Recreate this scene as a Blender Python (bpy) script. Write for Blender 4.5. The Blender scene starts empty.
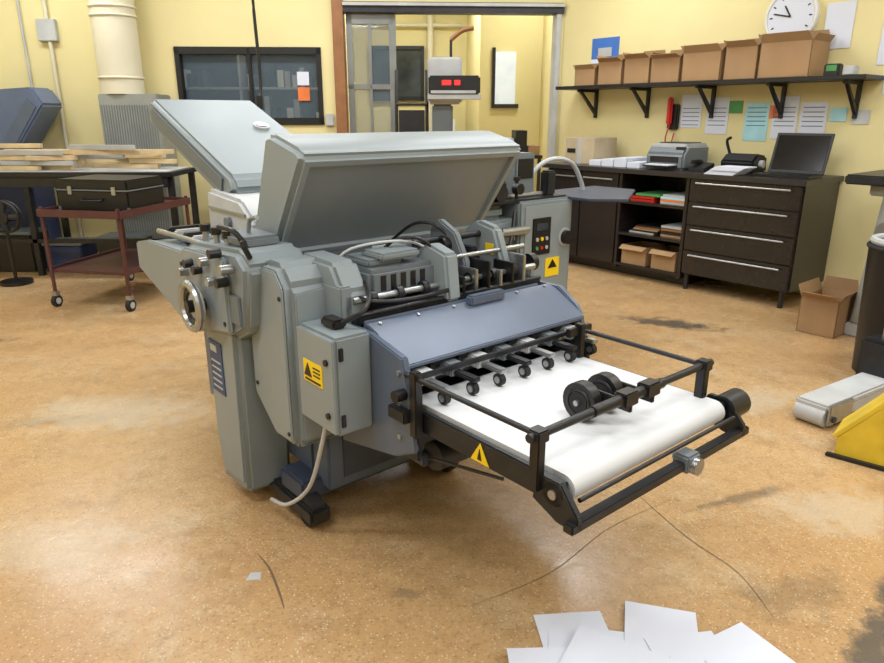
import bpy, bmesh, math, random
from mathutils import Vector, Matrix
random.seed(7)
R=math.radians
def lin(c):
    o=[]
    for v in c:
        v/=255.0
        o.append(v/12.92 if v<=.04045 else ((v+.055)/1.055)**2.4)
    return (*o,1)
def M(name,col,rough=.5,metal=0,var=.12,scale=6,bump=0,emit=0,spec=.5,trans=0):
    m=bpy.data.materials.new(name);m.use_nodes=True
    nt=m.node_tree;N=nt.nodes;L=nt.links;p=N['Principled BSDF']
    p.inputs['Roughness'].default_value=rough;p.inputs['Metallic'].default_value=metal
    p.inputs['Specular IOR Level'].default_value=spec
    c=lin(col)
    tc=N.new('ShaderNodeTexCoord');no=N.new('ShaderNodeTexNoise');no.inputs['Scale'].default_value=scale;no.inputs['Detail'].default_value=5
    L.new(tc.outputs['Object'],no.inputs['Vector'])
    cr=N.new('ShaderNodeValToRGB')
    cr.color_ramp.elements[0].position=.3;cr.color_ramp.elements[1].position=.7
    cr.color_ramp.elements[0].color=tuple(x*(1-var) for x in c[:3])+(1,)
    cr.color_ramp.elements[1].color=tuple(min(1,x*(1+var)) for x in c[:3])+(1,)
    L.new(no.outputs['Fac'],cr.inputs['Fac']);L.new(cr.outputs['Color'],p.inputs['Base Color'])
    if bump:
        n2=N.new('ShaderNodeTexNoise');n2.inputs['Scale'].default_value=scale*12
        L.new(tc.outputs['Object'],n2.inputs['Vector'])
        b=N.new('ShaderNodeBump');b.inputs['Strength'].default_value=bump;b.inputs['Distance'].default_value=.01
        L.new(n2.outputs['Fac'],b.inputs['Height']);L.new(b.outputs['Normal'],p.inputs['Normal'])
    if emit:
        p.inputs['Emission Color'].default_value=c;p.inputs['Emission Strength'].default_value=emit
    if trans: p.inputs['Alpha'].default_value=1-trans
    return m
grey=M('grey_enamel',(124,134,138),.42,0,.06,3)
grey2=M('grey_enamel_light',(134,144,148),.4,0,.05,3)
greyd=M('grey_inner_panel',(104,112,117),.5,0,.06,4)
hoodin=M('hood_inner_panel',(126,134,140),.45,0,.05,4)
slate=M('slate_blue_metal',(88,100,120),.36,.1,.08,5)
slated=M('slate_blue_dark',(62,71,90),.45,.1,.1,5)
steel=M('brushed_steel',(165,168,170),.3,.85,.08,20)
dsteel=M('dark_steel',(54,55,58),.4,.6,.15,15)
black=M('black_plastic',(20,20,22),.4,0,.15,10)
rubber=M('black_rubber',(26,26,28),.7,0,.15,10)
white=M('white_paint',(225,226,222),.5,0,.03,5)
paper=M('white_paper',(212,217,230),.7,0,.02,5)
belt=M('conveyor_belt',(206,209,212),.6,0,.05,4)
yellow=M('warning_yellow',(240,205,20),.5,0,.03,5)
yelp=M('yellow_paint_worn',(214,184,50),.5,0,.18,8)
wallm=M('yellow_wall_plaster',(222,210,156),.75,0,.05,1.5,.05)
ceilm=M('ceiling_white',(222,222,218),.8,0,.03,2)
blueL=M('label_blue',(50,72,112),.5)
wood=M('pale_wood',(212,190,150),.6,0,.14,9)
woodbr=M('brown_wood',(140,95,58),.5,0,.15,9)
card=M('cardboard',(160,128,92),.8,0,.09,5)
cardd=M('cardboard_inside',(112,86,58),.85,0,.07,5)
darkw=M('dark_laminate',(33,29,30),.26,0,.15,12)
ctop=M('counter_laminate',(44,41,42),.35,0,.12,12)
maroon=M('maroon_metal',(86,52,52),.4,.2,.1,8)
bluem=M('navy_paint',(40,54,92),.45,0,.1,5)
bluec=M('blue_grey_paint',(92,106,132),.45,0,.08,5)
red=M('red_plastic',(190,35,30),.4)
green=M('green_paper',(80,150,85),.6)
orange=M('orange_paper',(225,120,60),.6)
lblue=M('light_blue_paper',(165,215,225),.6)
blued=M('blue_paper',(60,110,190),.6)
glass=M('dark_window_glass',(56,64,70),.12,0,.6,3)
pane=M('clear_window_pane',(110,130,145),.05,0,.1,2,0,0,.8,.72)
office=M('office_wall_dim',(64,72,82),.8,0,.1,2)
beige=M('beige_duct',(212,206,182),.55,0,.05,3)
lgrey=M('light_grey_plastic',(178,181,182),.5)
screen=M('screen_black',(12,13,15),.15)
led=M('red_led',(230,30,30),.5,emit=2.5)
winb=M('bright_window',(205,215,225),.3,emit=.45)
stain=M('floor_scratch_dark',(110,88,62),.6)

class G:
    def __init__(s,name,rot=0,o=(0,0,0),local=False):
        s.e=bpy.data.objects.new(name,None);bpy.context.collection.objects.link(s.e)
        r=Matrix.Rotation(R(rot),3,'Z');s.e.location=r@Vector(o) if not local else Vector(o)
        s.e.rotation_euler=(0,0,R(rot));s.e.empty_display_size=.1
        s.off=Vector((0,0,0)) if local else Vector(o)
    def fin(s,bm,name,mat,smooth=False,mats=None):
        me=bpy.data.meshes.new(name)
        bmesh.ops.recalc_face_normals(bm,faces=bm.faces)
        bm.to_mesh(me);bm.free()
        me.transform(Matrix.Translation(-s.off))
        me.materials.append(mat)
        for x in (mats or []): me.materials.append(x)
        if smooth:
            me.polygons.foreach_set('use_smooth',[True]*len(me.polygons))
            try: me.set_sharp_from_angle(angle=R(35))
            except Exception: pass
        ob=bpy.data.objects.new(name,me);bpy.context.collection.objects.link(ob);ob.parent=s.e
        return ob
    def box(s,name,x,y,z,mat,bev=.004,seg=2):
        bm=bmesh.new()
        bmesh.ops.create_cube(bm,size=1)
        for v in bm.verts:
            v.co=Vector(((x[0]+x[1])/2+v.co.x*(x[1]-x[0]),(y[0]+y[1])/2+v.co.y*(y[1]-y[0]),(z[0]+z[1])/2+v.co.z*(z[1]-z[0])))
        bev=min(bev,.3*min(abs(x[1]-x[0]),abs(y[1]-y[0]),abs(z[1]-z[0])))
        if bev>0: bmesh.ops.bevel(bm,geom=bm.edges[:],offset=bev,segments=seg,affect='EDGES')
        return s.fin(bm,name,mat,True)
    def prism(s,name,pts,ax,lo,hi,mat,bev=.004,inset=None,seg=2):
        bm=bmesh.new()
        def mk(p,h):
            return {'x':(h,p[0],p[1]),'y':(p[0],h,p[1]),'z':(p[0],p[1],h)}[ax]
        a_=[bm.verts.new(mk(p,lo)) for p in pts];b_=[bm.verts.new(mk(p,hi)) for p in pts]
        n=len(pts);bm.faces.new(a_);bm.faces.new(b_[::-1]);sf=[]
        for i in range(n): sf.append(bm.faces.new((a_[i],a_[(i+1)%n],b_[(i+1)%n],b_[i])))
        bmesh.ops.recalc_face_normals(bm,faces=bm.faces)
        if bev>0:
            bmesh.ops.bevel(bm,geom=bm.edges[:],offset=bev,segments=seg,affect='EDGES')
        mats=None
        if inset:
            idx,th,dp,m2=inset
            c=Vector(mk(((pts[idx][0]+pts[(idx+1)%n][0])/2,(pts[idx][1]+pts[(idx+1)%n][1])/2),(lo+hi)/2))
            f=min(bm.faces,key=lambda f:(f.calc_center_median()-c).length)
            bmesh.ops.inset_region(bm,faces=[f],thickness=th,depth=0)
            bmesh.ops.inset_region(bm,faces=[f],thickness=.004,depth=-dp)
            f.material_index=1;mats=[m2]
        return s.fin(bm,name,mat,True,mats)
    def cyl(s,name,p0,p1,r,mat,seg=20,r2=None):
        p0=Vector(p0);p1=Vector(p1);d=p1-p0
        bm=bmesh.new()
        bmesh.ops.create_cone(bm,cap_ends=True,segments=seg,radius1=r,radius2=r if r2 is None else r2,depth=d.length)
        bmesh.ops.transform(bm,matrix=Matrix.Translation((p0+p1)/2)@d.to_track_quat('Z','Y').to_matrix().to_4x4(),verts=bm.verts)
        return s.fin(bm,name,mat,True)
    def torus(s,name,c,ax,R1,r,mat,n=32,k=8):
        bm=bmesh.new();q=Vector(ax).to_track_quat('Z','Y');V=[]
        for i in range(n):
            t=2*math.pi*i/n;row=[]
            for j in range(k):
                u=2*math.pi*j/k
                row.append(bm.verts.new(Vector(c)+q@Vector(((R1+r*math.cos(u))*math.cos(t),(R1+r*math.cos(u))*math.sin(t),r*math.sin(u)))))
            V.append(row)
        for i in range(n):
            for j in range(k):
                bm.faces.new((V[i][j],V[(i+1)%n][j],V[(i+1)%n][(j+1)%k],V[i][(j+1)%k]))
        return s.fin(bm,name,mat,True)
    def tube(s,name,pts,r,mat,seg=8):
        P=[Vector(p) for p in pts];Q=[]
        for i in range(len(P)-1):
            p0=P[max(i-1,0)];p1=P[i];p2=P[i+1];p3=P[min(i+2,len(P)-1)]
            for k in range(6):
                t=k/6;Q.append(.5*((2*p1)+(-p0+p2)*t+(2*p0-5*p1+4*p2-p3)*t*t+(-p0+3*p1-3*p2+p3)*t**3))
        Q.append(P[-1]);bm=bmesh.new();rows=[]
        for i,q in enumerate(Q):
            d=(Q[min(i+1,len(Q)-1)]-Q[max(i-1,0)]).normalized();qt=d.to_track_quat('Z','Y')
            rows.append([bm.verts.new(q+qt@Vector((r*math.cos(2*math.pi*j/seg),r*math.sin(2*math.pi*j/seg),0))) for j in range(seg)])
        for i in range(len(rows)-1):
            for j in range(seg): bm.faces.new((rows[i][j],rows[i][(j+1)%seg],rows[i+1][(j+1)%seg],rows[i+1][j]))
        bm.faces.new(rows[0]);bm.faces.new(rows[-1][::-1])
        return s.fin(bm,name,mat,True)
    def quad(s,name,pts,mat,th=.0015):
        bm=bmesh.new();vs=[bm.verts.new(p) for p in pts];f=bm.faces.new(vs);bm.normal_update()
        r=bmesh.ops.extrude_face_region(bm,geom=[f]);n=f.normal.copy()
        for v in [g for g in r['geom'] if isinstance(g,bmesh.types.BMVert)]: v.co+=n*th
        return s.fin(bm,name,mat)
    def wheel(s,name,c,ax,r,w,hub=lgrey,tire=rubber):
        c=Vector(c);ax=Vector(ax).normalized()
        s.cyl(name+'_tyre',c-ax*w/2,c+ax*w/2,r,tire,24);s.cyl(name+'_hub',c-ax*(w/2+.003),c+ax*(w/2+.003),r*.55,hub,16)
    def castor(s,x,y,r=.05,z1=.15,ax=(1,0,0)):
        n='castor_%d'%len(s.e.children)
        s.wheel(n,(x,y,r),ax,r,.03);s.box(n+'_fork',(x-.022,x+.022),(y-.02,y+.02),(r*1.9,z1),steel,.003)

def multi(name,boxes,mat,rot=0,o=(0,0,0)):
    bm=bmesh.new()
    for (x,y,z) in boxes:
        r=bmesh.ops.create_cube(bm,size=1)
        for v in r['verts']: v.co=Vector(((x[0]+x[1])/2+v.co.x*(x[1]-x[0]),(y[0]+y[1])/2+v.co.y*(y[1]-y[0]),(z[0]+z[1])/2+v.co.z*(z[1]-z[0])))
    me=bpy.data.meshes.new(name);bm.to_mesh(me);bm.free();me.materials.append(mat)
    ob=bpy.data.objects.new(name,me);ob.location=o;ob.rotation_euler=(0,0,R(rot));bpy.context.collection.objects.link(ob);return ob

# ================= FLOOR MATERIAL
def floor_mat():
    m=bpy.data.materials.new('worn_terrazzo_floor');m.use_nodes=True
    nt=m.node_tree;N=nt.nodes;L=nt.links;p=N['Principled BSDF']
    g=N.new('ShaderNodeNewGeometry')
    def noise(sc,det=6,ro=.6,vec=None):
        n=N.new('ShaderNodeTexNoise');n.inputs['Scale'].default_value=sc;n.inputs['Detail'].default_value=det;n.inputs['Roughness'].default_value=ro
        L.new(vec or g.outputs['Position'],n.inputs['Vector']);return n.outputs['Fac']
    def ramp(f,a,b,ca=(0,0,0,1),cb=(1,1,1,1)):
        r=N.new('ShaderNodeValToRGB');r.color_ramp.elements[0].position=a;r.color_ramp.elements[1].position=b
        r.color_ramp.elements[0].color=ca;r.color_ramp.elements[1].color=cb;L.new(f,r.inputs['Fac']);return r.outputs['Color']
    def mix(f,a,b,ff=1):
        x=N.new('ShaderNodeMix');x.data_type='RGBA'
        mu=N.new('ShaderNodeMath');mu.operation='MULTIPLY';mu.inputs[1].default_value=ff
        L.new(f,mu.inputs[0]);L.new(mu.outputs[0],x.inputs[0])
        for i,v in ((6,a),(7,b)):
            if isinstance(v,tuple): x.inputs[i].default_value=v
            else: L.new(v,x.inputs[i])
        return x.outputs[2]
    base=ramp(noise(.9),.35,.68,lin((178,141,96)),lin((196,163,118)))
    c=mix(ramp(noise(3.5,8,.75),.48,.70),base,lin((150,118,82)),.6)
    c=mix(ramp(noise(1.7,9,.78),.52,.66),c,lin((198,180,148)),.55)
    c=mix(ramp(noise(22,5,.7),.5,.66),c,lin((142,110,74)),.35)
    c=mix(ramp(noise(5.5,9,.8),.60,.72),c,lin((110,92,72)),.45)
    v=N.new('ShaderNodeTexVoronoi');v.inputs['Scale'].default_value=75;L.new(g.outputs['Position'],v.inputs['Vector'])
    c=mix(ramp(v.outputs['Distance'],.14,.24,(1,1,1,1),(0,0,0,1)),c,lin((214,200,168)),.75)
    c=mix(ramp(noise(90,3),.55,.66),c,lin((118,90,60)),.5)
    def blob(x,y,rx,ry,rot,col,amt,c):
        mp=N.new('ShaderNodeMapping');mp.vector_type='TEXTURE'
        mp.inputs['Location'].default_value=(x,y,0);mp.inputs['Rotation'].default_value=(0,0,R(rot));mp.inputs['Scale'].default_value=(rx,ry,1)
        L.new(g.outputs['Position'],mp.inputs['Vector'])
        ln=N.new('ShaderNodeVectorMath');ln.operation='LENGTH';L.new(mp.outputs['Vector'],ln.inputs[0])
        ad=N.new('ShaderNodeMath');ad.operation='MULTIPLY_ADD';L.new(noise(9,6,.7),ad.inputs[0]);ad.inputs[1].default_value=2.2
        L.new(ln.outputs['Value'],ad.inputs[2])
        mr=N.new('ShaderNodeMapRange');mr.inputs['From Min'].default_value=1.5;mr.inputs['From Max'].default_value=2.0
        mr.inputs['To Min'].default_value=1;mr.inputs['To Max'].default_value=0;L.new(ad.outputs[0],mr.inputs['Value'])
        return mix(mr.outputs[0],c,col,amt)
    dk=lin((88,80,70))
    for (x,y,rx,ry,ro,am) in ((1.62,4.6,.45,.15,-25,.95),(1.3,1.62,.45,.07,42,.95),(1.55,1.85,.5,.09,38,.95),(1.42,1.6,.35,.12,60,.8),(-3.0,4.2,.3,.08,10,.6),(1.15,2.3,.3,.04,20,.6),(-.1,1.75,.1,.03,0,.4),(1.1,1.75,.3,.12,20,.35),(-1.8,3.0,.4,.1,10,.35)):
        c=blob(x,y,rx,ry,ro,dk,am,c)
    for (x,y,rx,ry,ro,am) in ((1.5,3.2,.5,.2,20,.5),(-1.6,3.1,.6,.3,0,.5),(-1.4,2.0,.4,.25,0,.35),(1.5,2.2,.4,.2,0,.45)):
        c=blob(x,y,rx,ry,ro,lin((196,186,164)),am,c)
    L.new(c,p.inputs['Base Color'])
    rr=N.new('ShaderNodeMapRange');rr.inputs['To Min'].default_value=.12;rr.inputs['To Max'].default_value=.40
    L.new(noise(4,6),rr.inputs['Value']);L.new(rr.outputs[0],p.inputs['Roughness'])
    b=N.new('ShaderNodeBump');b.inputs['Strength'].default_value=.15;b.inputs['Distance'].default_value=.01
    L.new(noise(14,4),b.inputs['Height']);L.new(b.outputs['Normal'],p.inputs['Normal'])
    return m
fm=floor_mat()
# ================= ROOM
multi('floor',[((-8,12),(-4,15),(-.1,0))],fm)
multi('ceiling',[((-8,12),(-4,15),(3.4,3.5))],ceilm)
CX,CY=1.23,7.55
multi('wall_back',[((-7,-3.9),(0,.15),(0,3.4)),((-3.9,-2.48),(0,.15),(0,1.32)),((-3.9,-2.48),(0,.15),(2.05,3.4)),((-2.48,-2.27),(0,.15),(0,3.4)),((-2.27,-.04),(0,.15),(2.42,3.4)),((-.04,.3),(0,.15),(0,3.4))],wallm,3,(CX,CY,0))
multi('wall_right',[((-4.98,9),(5.8,5.95),(0,3.4))],wallm,-50)
multi('wall_left',[((-5.45,-5.3),(-4,7.25),(0,3.4))],wallm)
multi('wall_front',[((-5.45,12),(-4,-3.85),(0,3.4))],wallm)
multi('wall_rear_room',[((-2.6,.2),(4.2,4.35),(0,3.4)),((-.62,-.5),(2.2,4.2),(0,3.4)),((-.62,.3),(2.1,2.2),(0,3.4)),((.2,.3),(.15,2.2),(0,3.4)),((-2.5,-2.4),(.15,4.3),(0,3.4))],wallm,3,(CX,CY,0))
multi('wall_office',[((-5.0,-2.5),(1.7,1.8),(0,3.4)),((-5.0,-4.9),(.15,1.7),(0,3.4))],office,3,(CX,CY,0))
multi('baseboard_back',[((-6.5,-2.3),(-.02,0),(0,.1))],M('dark_baseboard',(90,80,70),.5),3,(CX,CY,0))
g=G('window_1',3,(CX,CY,0),True)
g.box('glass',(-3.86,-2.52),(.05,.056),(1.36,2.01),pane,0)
for n,x,z in(('frame_top',(-3.92,-2.46),(1.99,2.06)),('frame_bottom',(-3.92,-2.46),(1.31,1.38))): g.box(n,x,(-.02,.08),z,black,.003)
for n,x in(('frame_left',(-3.92,-3.87)),('frame_right',(-2.51,-2.46)),('mullion',(-3.2,-3.17))): g.box(n,x,(-.02,.08),(1.32,2.05),black,.003)
g.box('poster',(-2.72,-2.6),(.035,.045),(1.55,1.68),orange,0);g.box('poster_b',(-2.72,-2.6),(.035,.045),(1.7,1.83),paper,0)
g=G('office_shelving',3,(CX,CY,0),True)
for z in(.9,1.3,1.7): g.box('board_%d'%(z*10),(-4.6,-2.6),(1.3,1.65),(z,z+.03),lgrey,.003)
for x in(-4.6,-3.6,-2.62): g.box('side_%d'%(x*-10),(x,x+.03),(1.3,1.65),(0,2.1),lgrey,.003)
for i in range(44):
    x=-4.55+(i%22)*.088;z=(1.33,1.73)[i//22]
    if random.random()<.8: g.box('binder_%d'%i,(x,x+.05+random.random()*.03),(1.32,1.55),(z,z+.1+random.random()*.2),random.choice([lgrey,paper,bluec,dsteel,black,white]),0)
d=bpy.data.lights.new('office_bulb','POINT');d.energy=14;d.shadow_soft_size=.15
g=G('office_lamp',3,(CX-3.3,CY+.6,2.9),True);g.cyl('shade',(0,0,.0),(0,0,.15),.2,white,24,.05);g.cyl('stem',(0,0,.15),(0,0,.5),.01,black)
o=bpy.data.objects.new('office_bulb',d);bpy.context.collection.objects.link(o);o.parent=g.e;o.location=(0,0,-.2)
g=G('door_1',3,(CX,CY,0),True)
g.box('wood_post',(-2.33,-2.22),(-.06,.2),(0,3.3),woodbr,.004)
g.box('track_header',(-2.22,.0),(-.05,.1),(2.38,2.48),dsteel,.004);g.box('track_rail',(-2.22,.0),(-.08,-.05),(2.44,2.47),lgrey,.002)
g.box('right_jamb',(-.07,-.02),(-.04,.17),(0,2.4),lgrey,.004)
gal=M('galvanised_sheet',(132,135,134),.4,.5,.12,4)
g.box('sliding_panel_low',(-2.2,-1.72),(.03,.07),(0.02,1.1),gal,.003)
g.box('sliding_panel_glass',(-2.16,-1.76),(.045,.055),(1.1,2.3),pane,0)
for n,x,z in(('l',(-2.2,-2.14),(1.1,2.38)),('r',(-1.77,-1.70),(0.02,2.38)),('t',(-2.2,-1.72),(2.28,2.38)),('m',(-2.2,-1.72),(1.66,1.71)),('c',(-1.98,-1.95),(1.1,2.3))): g.box('panel_frame_'+n,x,(.025,.075),z,gal,.003)
g=G('window_2',3,(CX,CY,0),True)
g.box('pane',(-.42,-.15),(2.06,2.095),(1.55,2.2),winb,.0);g.box('frame_a',(-.46,-.42),(2.05,2.1),(1.5,2.25),dsteel,0);g.box('frame_b',(-.46,-.1),(2.05,2.1),(1.5,1.55),dsteel,0)
g=G('wall_pipe',3,(CX,CY,0),True)
g.cyl('pipe',(-1.2,4.1,0),(-1.2,4.1,3.4),.05,beige);g.cyl('pipe_h',(-2.2,4.1,2.75),(-.7,4.1,2.75),.03,beige)
g=G('window_3',3,(CX,CY,0),True)
g.box('pane',(-2.1,-1.35),(4.15,4.19),(1.7,2.4),glass,0);g.box('sill',(-2.15,-1.3),(4.1,4.19),(1.63,1.7),dsteel,0);g.box('lintel',(-2.15,-1.3),(4.1,4.19),(2.4,2.45),dsteel,0);g.box('jamb_l',(-2.15,-2.1),(4.1,4.19),(1.63,2.45),dsteel,0);g.box('jamb_r',(-1.35,-1.3),(4.1,4.19),(1.63,2.45),dsteel,0)
g=G('storage_rack',3,(CX,CY,0),True)
for z in(.5,1.0): g.box('shelf_%d'%(z*10),(-1.9,-.8),(3.2,3.8),(z,z+.04),dsteel)
for x in(-1.9,-.84):
    for y in(3.2,3.76): g.box('post_%d_%d'%(x*10,y*10),(x,x+.04),(y,y+.04),(0,1.04),dsteel)
for i in range(7):
    x=-1.85+i*.145;g.box('stock_%d'%i,(x,x+.12),(3.3,3.7),(1.04,1.12+random.random()*.25),random.choice([card,lgrey,paper,bluem]),.003)
    g.box('stock_low_%d'%i,(x,x+.12),(3.3,3.7),(.54,.62+random.random()*.25),random.choice([card,lgrey,black]),.003)
g=G('parcel_table',3,(CX,CY,0),True)
g.box('top',(-.62,.05),(1.0,1.6),(.9,.94),dsteel)
for x in(-.6,0):
    for y in(1.03,1.54): g.box('leg_%d_%d'%(x*10+9,y*10),(x,x+.04),(y,y+.04),(0,.9),dsteel)
for i in range(4): g.box('parcel_%d'%i,(-.6+.16*i,-.46+.16*i),(1.05,1.4),(.94,1.05+.09*(i%3)),[card,lgrey,black,card][i],.004)
g=G('wall_conduit',3,(CX,CY,0),True)
g.cyl('riser',(-5.1,-.03,0),(-5.1,-.03,3.4),.02,beige);g.cyl('riser_b',(-5.35,-.03,0),(-5.35,-.03,3.4),.012,lgrey);g.box('junction',(-5.2,-5.02),(-.06,0),(2.1,2.3),lgrey,.006);g.box('switch_box',(-2.44,-2.36),(-.04,0),(1.3,1.42),lgrey,.006)
def lamp(x,y,rot=0,e=60,L_=1.5):
    g=G('ceiling_lamp',rot,(x,y,3.3),True)
    g.box('housing',(-L_/2,L_/2),(-.15,.15),(.03,.1),white)
    d=bpy.data.lights.new('tube','AREA');d.shape='RECTANGLE';d.size=L_;d.size_y=.26;d.energy=e;d.color=(.94,.97,1)
    o=bpy.data.objects.new('tube',d);bpy.context.collection.objects.link(o);o.parent=g.e;o.location=(0,0,.02)
E=41
for x,y in((-3.6,6.2),(-1.2,6.2),(1.0,6.0),(-3.8,3.6),(-1.4,3.6),(1.0,3.6),(3.2,3.4),(-3.6,1.0),(-1.2,1.0),(1.2,1.0),(3.6,1.0),(-1.2,-1.6),(1.6,-1.6),(4.6,-1.0)): lamp(x,y,0,E)
lamp(-.2,9.8,0,60);lamp(1.1,8.7,0,26,.6)

# ================= FOLDING MACHINE  (x along transport, y across)
m=G('folding_machine',-50,(-2.0,1.4,0))
m.box('foot_beam',(-2.10,-1.93),(.98,1.68),(.09,.17),slated,.01)
m.box('foot_pad_near',(-2.2,-1.86),(.97,1.05),(.03,.09),dsteel,.01)
m.box('foot_pad_far',(-2.15,-1.9),(1.6,1.68),(.03,.1),dsteel,.01)
m.wheel('castor_near',(-1.93,1.01,.06),(0,1,0),.06,.05,dsteel);m.wheel('castor_far',(-1.92,1.63,.06),(0,1,0),.06,.04,dsteel)
m.wheel('castor_back',(-2.9,1.12,.06),(0,1,0),.06,.05,dsteel);m.wheel('castor_back2',(-2.9,1.75,.06),(0,1,0),.06,.05,dsteel)
m.box('rear_leg',(-2.96,-2.84),(1.15,1.8),(.1,.6),slated,.01)
m.box('lower_frame_panel',(-1.99,-1.88),(1.06,1.74),(.13,.5),slate,.01)
m.box('lower_frame_panel_inset',(-1.88,-1.875),(1.12,1.66),(.17,.42),slated,.003)
m.box('lower_side_frame',(-2.95,-1.99),(1.06,1.12),(.16,.5),slate,.01)
# pillar and head
m.prism('pillar',[(-2.42,.78),(-2.14,.78),(-2.16,.06),(-2.38,.04),(-2.42,.2)],'y',.88,1.06,grey,.018,seg=3)
m.prism('pillar_face',[(-2.395,.70),(-2.165,.70),(-2.185,.10),(-2.36,.08),(-2.395,.22)],'y',.875,.88,grey2,.004)
m.box('pillar_label',(-2.38,-2.27),(.871,.875),(.42,.62),blueL,0)
for i in range(5): m.box('pillar_label_line_%d'%i,(-2.365,-2.285),(.869,.871),(.44+.025*i,.446+.025*i),lgrey,0)
m.box('pillar_label_logo',(-2.365,-2.31),(.869,.871),(.58,.605),lgrey,0)
m.prism('gear_head',[(-2.56,.9),(-2.5,.96),(-2.06,.99),(-1.99,.94),(-2.04,.72),(-2.16,.66),(-2.42,.62),(-2.56,.7)],'y',.87,1.1,grey,.02,seg=3)
m.prism('gear_head_plate',[(-2.54,.9),(-2.49,.945),(-2.12,.96),(-2.12,.7),(-2.42,.65),(-2.54,.71)],'y',.85,.87,grey2,.008)
m.torus('handwheel_rim',(-2.32,.80,.765),(0,1,0),.08,.014,steel)
m.torus('handwheel_ring',(-2.32,.81,.765),(0,1,0),.058,.012,black)
m.cyl('handwheel_disc',(-2.32,.825,.765),(-2.32,.81,.765),.07,lgrey,32)
m.cyl('handwheel_hub',(-2.32,.87,.765),(-2.32,.785,.765),.022,black)
for i,(x,z) in enumerate(((-2.25,.93),(-2.16,.97),(-2.08,.93),(-2.12,.88),(-2.2,.87),(-2.4,.9),(-2.46,.86),(-2.32,.89))):
    m.cyl('knob_%d'%i,(x,.86,z),(x,.82,z),.016,black if i%2 else steel)
for i in range(3): m.cyl('adjust_shaft_%d'%i,(-2.45+i*.1,.93,.96),(-2.45+i*.1,.93,1.0),.012,steel);m.cyl('adjust_knob_%d'%i,(-2.45+i*.1,.93,1.0),(-2.45+i*.1,.93,1.025),.02,black)
m.box('head_block',(-2.3,-2.1),(.92,1.05),(.98,1.02),greyd,.01)
m.tube('lever_a',[(-2.1,.93,.98),(-2.12,.9,1.04),(-2.2,.88,1.05)],.009,black);m.tube('lever_b',[(-2.2,.98,.98),(-2.18,.98,1.06),(-2.12,.98,1.08)],.008,steel)
m.tube('lever_c',[(-2.02,.9,.97),(-2.0,.87,1.02),(-1.95,.85,1.03)],.009,black)
m.box('control_block',(-2.2,-2.05),(.86,.87),(.74,.84),greyd,.004)
for i,(x,z) in enumerate(((-2.51,.72),(-2.51,.88),(-2.15,.73),(-2.42,.67))): m.cyl('head_screw_%d'%i,(x,.85,z),(x,.846,z),.008,dsteel,12)
# tall side guard
m.prism('side_cover',[(-2.14,.85),(-2.09,.93),(-2.0,.965),(-1.90,.965),(-1.84,.90),(-1.84,.37),(-1.86,.345),(-1.99,.345),(-2.14,.47)],'y',.93,1.10,grey,.02,seg=4)
m.prism('side_cover_face',[(-2.115,.84),(-2.07,.91),(-1.99,.94),(-1.91,.94),(-1.865,.89),(-1.865,.375),(-1.98,.37),(-2.115,.48)],'y',.922,.93,grey2,.006)
m.prism('side_cover_front',[(.95,.88),(1.2,.90),(1.2,.72),(1.08,.72),(1.08,.38),(.95,.38)],'x',-1.84,-1.832,grey2,.005)
m.prism('cover_bridge',[(-2.0,.97),(-1.80,.965),(-1.74,.88),(-1.74,.79),(-2.0,.79)],'y',1.06,1.16,grey,.014)
for i,(x,z) in enumerate(((-2.09,.52),(-2.09,.82),(-1.88,.40),(-1.88,.86))): m.cyl('cover_screw_%d'%i,(x,.922,z),(x,.917,z),.007,dsteel,12)
# electrical box
m.box('electrical_box',(-1.83,-1.61),(.95,1.075),(.48,.79),grey,.008)
m.box('electrical_box_door',(-1.825,-1.615),(.942,.95),(.487,.783),grey2,.003)
m.cyl('box_lock',(-1.65,.945,.71),(-1.65,.935,.71),.01,black)
m.cyl('box_lock_b',(-1.65,.945,.54),(-1.65,.935,.54),.01,black)
m.box('box_hinge_a',(-1.612,-1.604),(.96,.975),(.72,.76),dsteel,.002);m.box('box_hinge_b',(-1.612,-1.604),(.96,.975),(.51,.55),dsteel,.002)
m.box('box_label',(-1.785,-1.675),(.939,.942),(.62,.69),yellow,0)
m.prism('box_label_triangle',[(-1.78,.64),(-1.735,.64),(-1.757,.682)],'y',.937,.9395,black,0)
for i in range(3): m.box('box_label_text_%d'%i,(-1.725,-1.685),(.937,.9395),(.648+.012*i,.652+.012*i),black,0)
m.box('box_label_text_low',(-1.775,-1.685),(.937,.9395),(.626,.632),black,0)
m.box('box_top_plug',(-1.76,-1.68),(.99,1.04),(.79,.82),black,.008);m.tube('box_top_cable',[(-1.68,1.02,.81),(-1.63,1.06,.85),(-1.68,1.12,.87),(-1.76,1.16,.9)],.008,black)
m.tube('box_cable',[(-1.72,.97,.49),(-1.74,.96,.4),(-1.82,.95,.22),(-1.95,.93,.1),(-2.08,.93,.06)],.007,lgrey)
# main body
m.box('body',(-2.9,-1.98),(1.12,1.94),(.46,.82),greyd,.01)
m.box('body_front_panel',(-1.98,-1.96),(1.1,1.92),(.5,.8),slated,.004)
m.box('frame_plate_near',(-2.9,-1.74),(1.055,1.10),(.44,.9),grey,.006)
m.box('frame_plate_far',(-2.6,-1.76),(1.92,1.95),(.44,.84),grey,.006)
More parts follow.
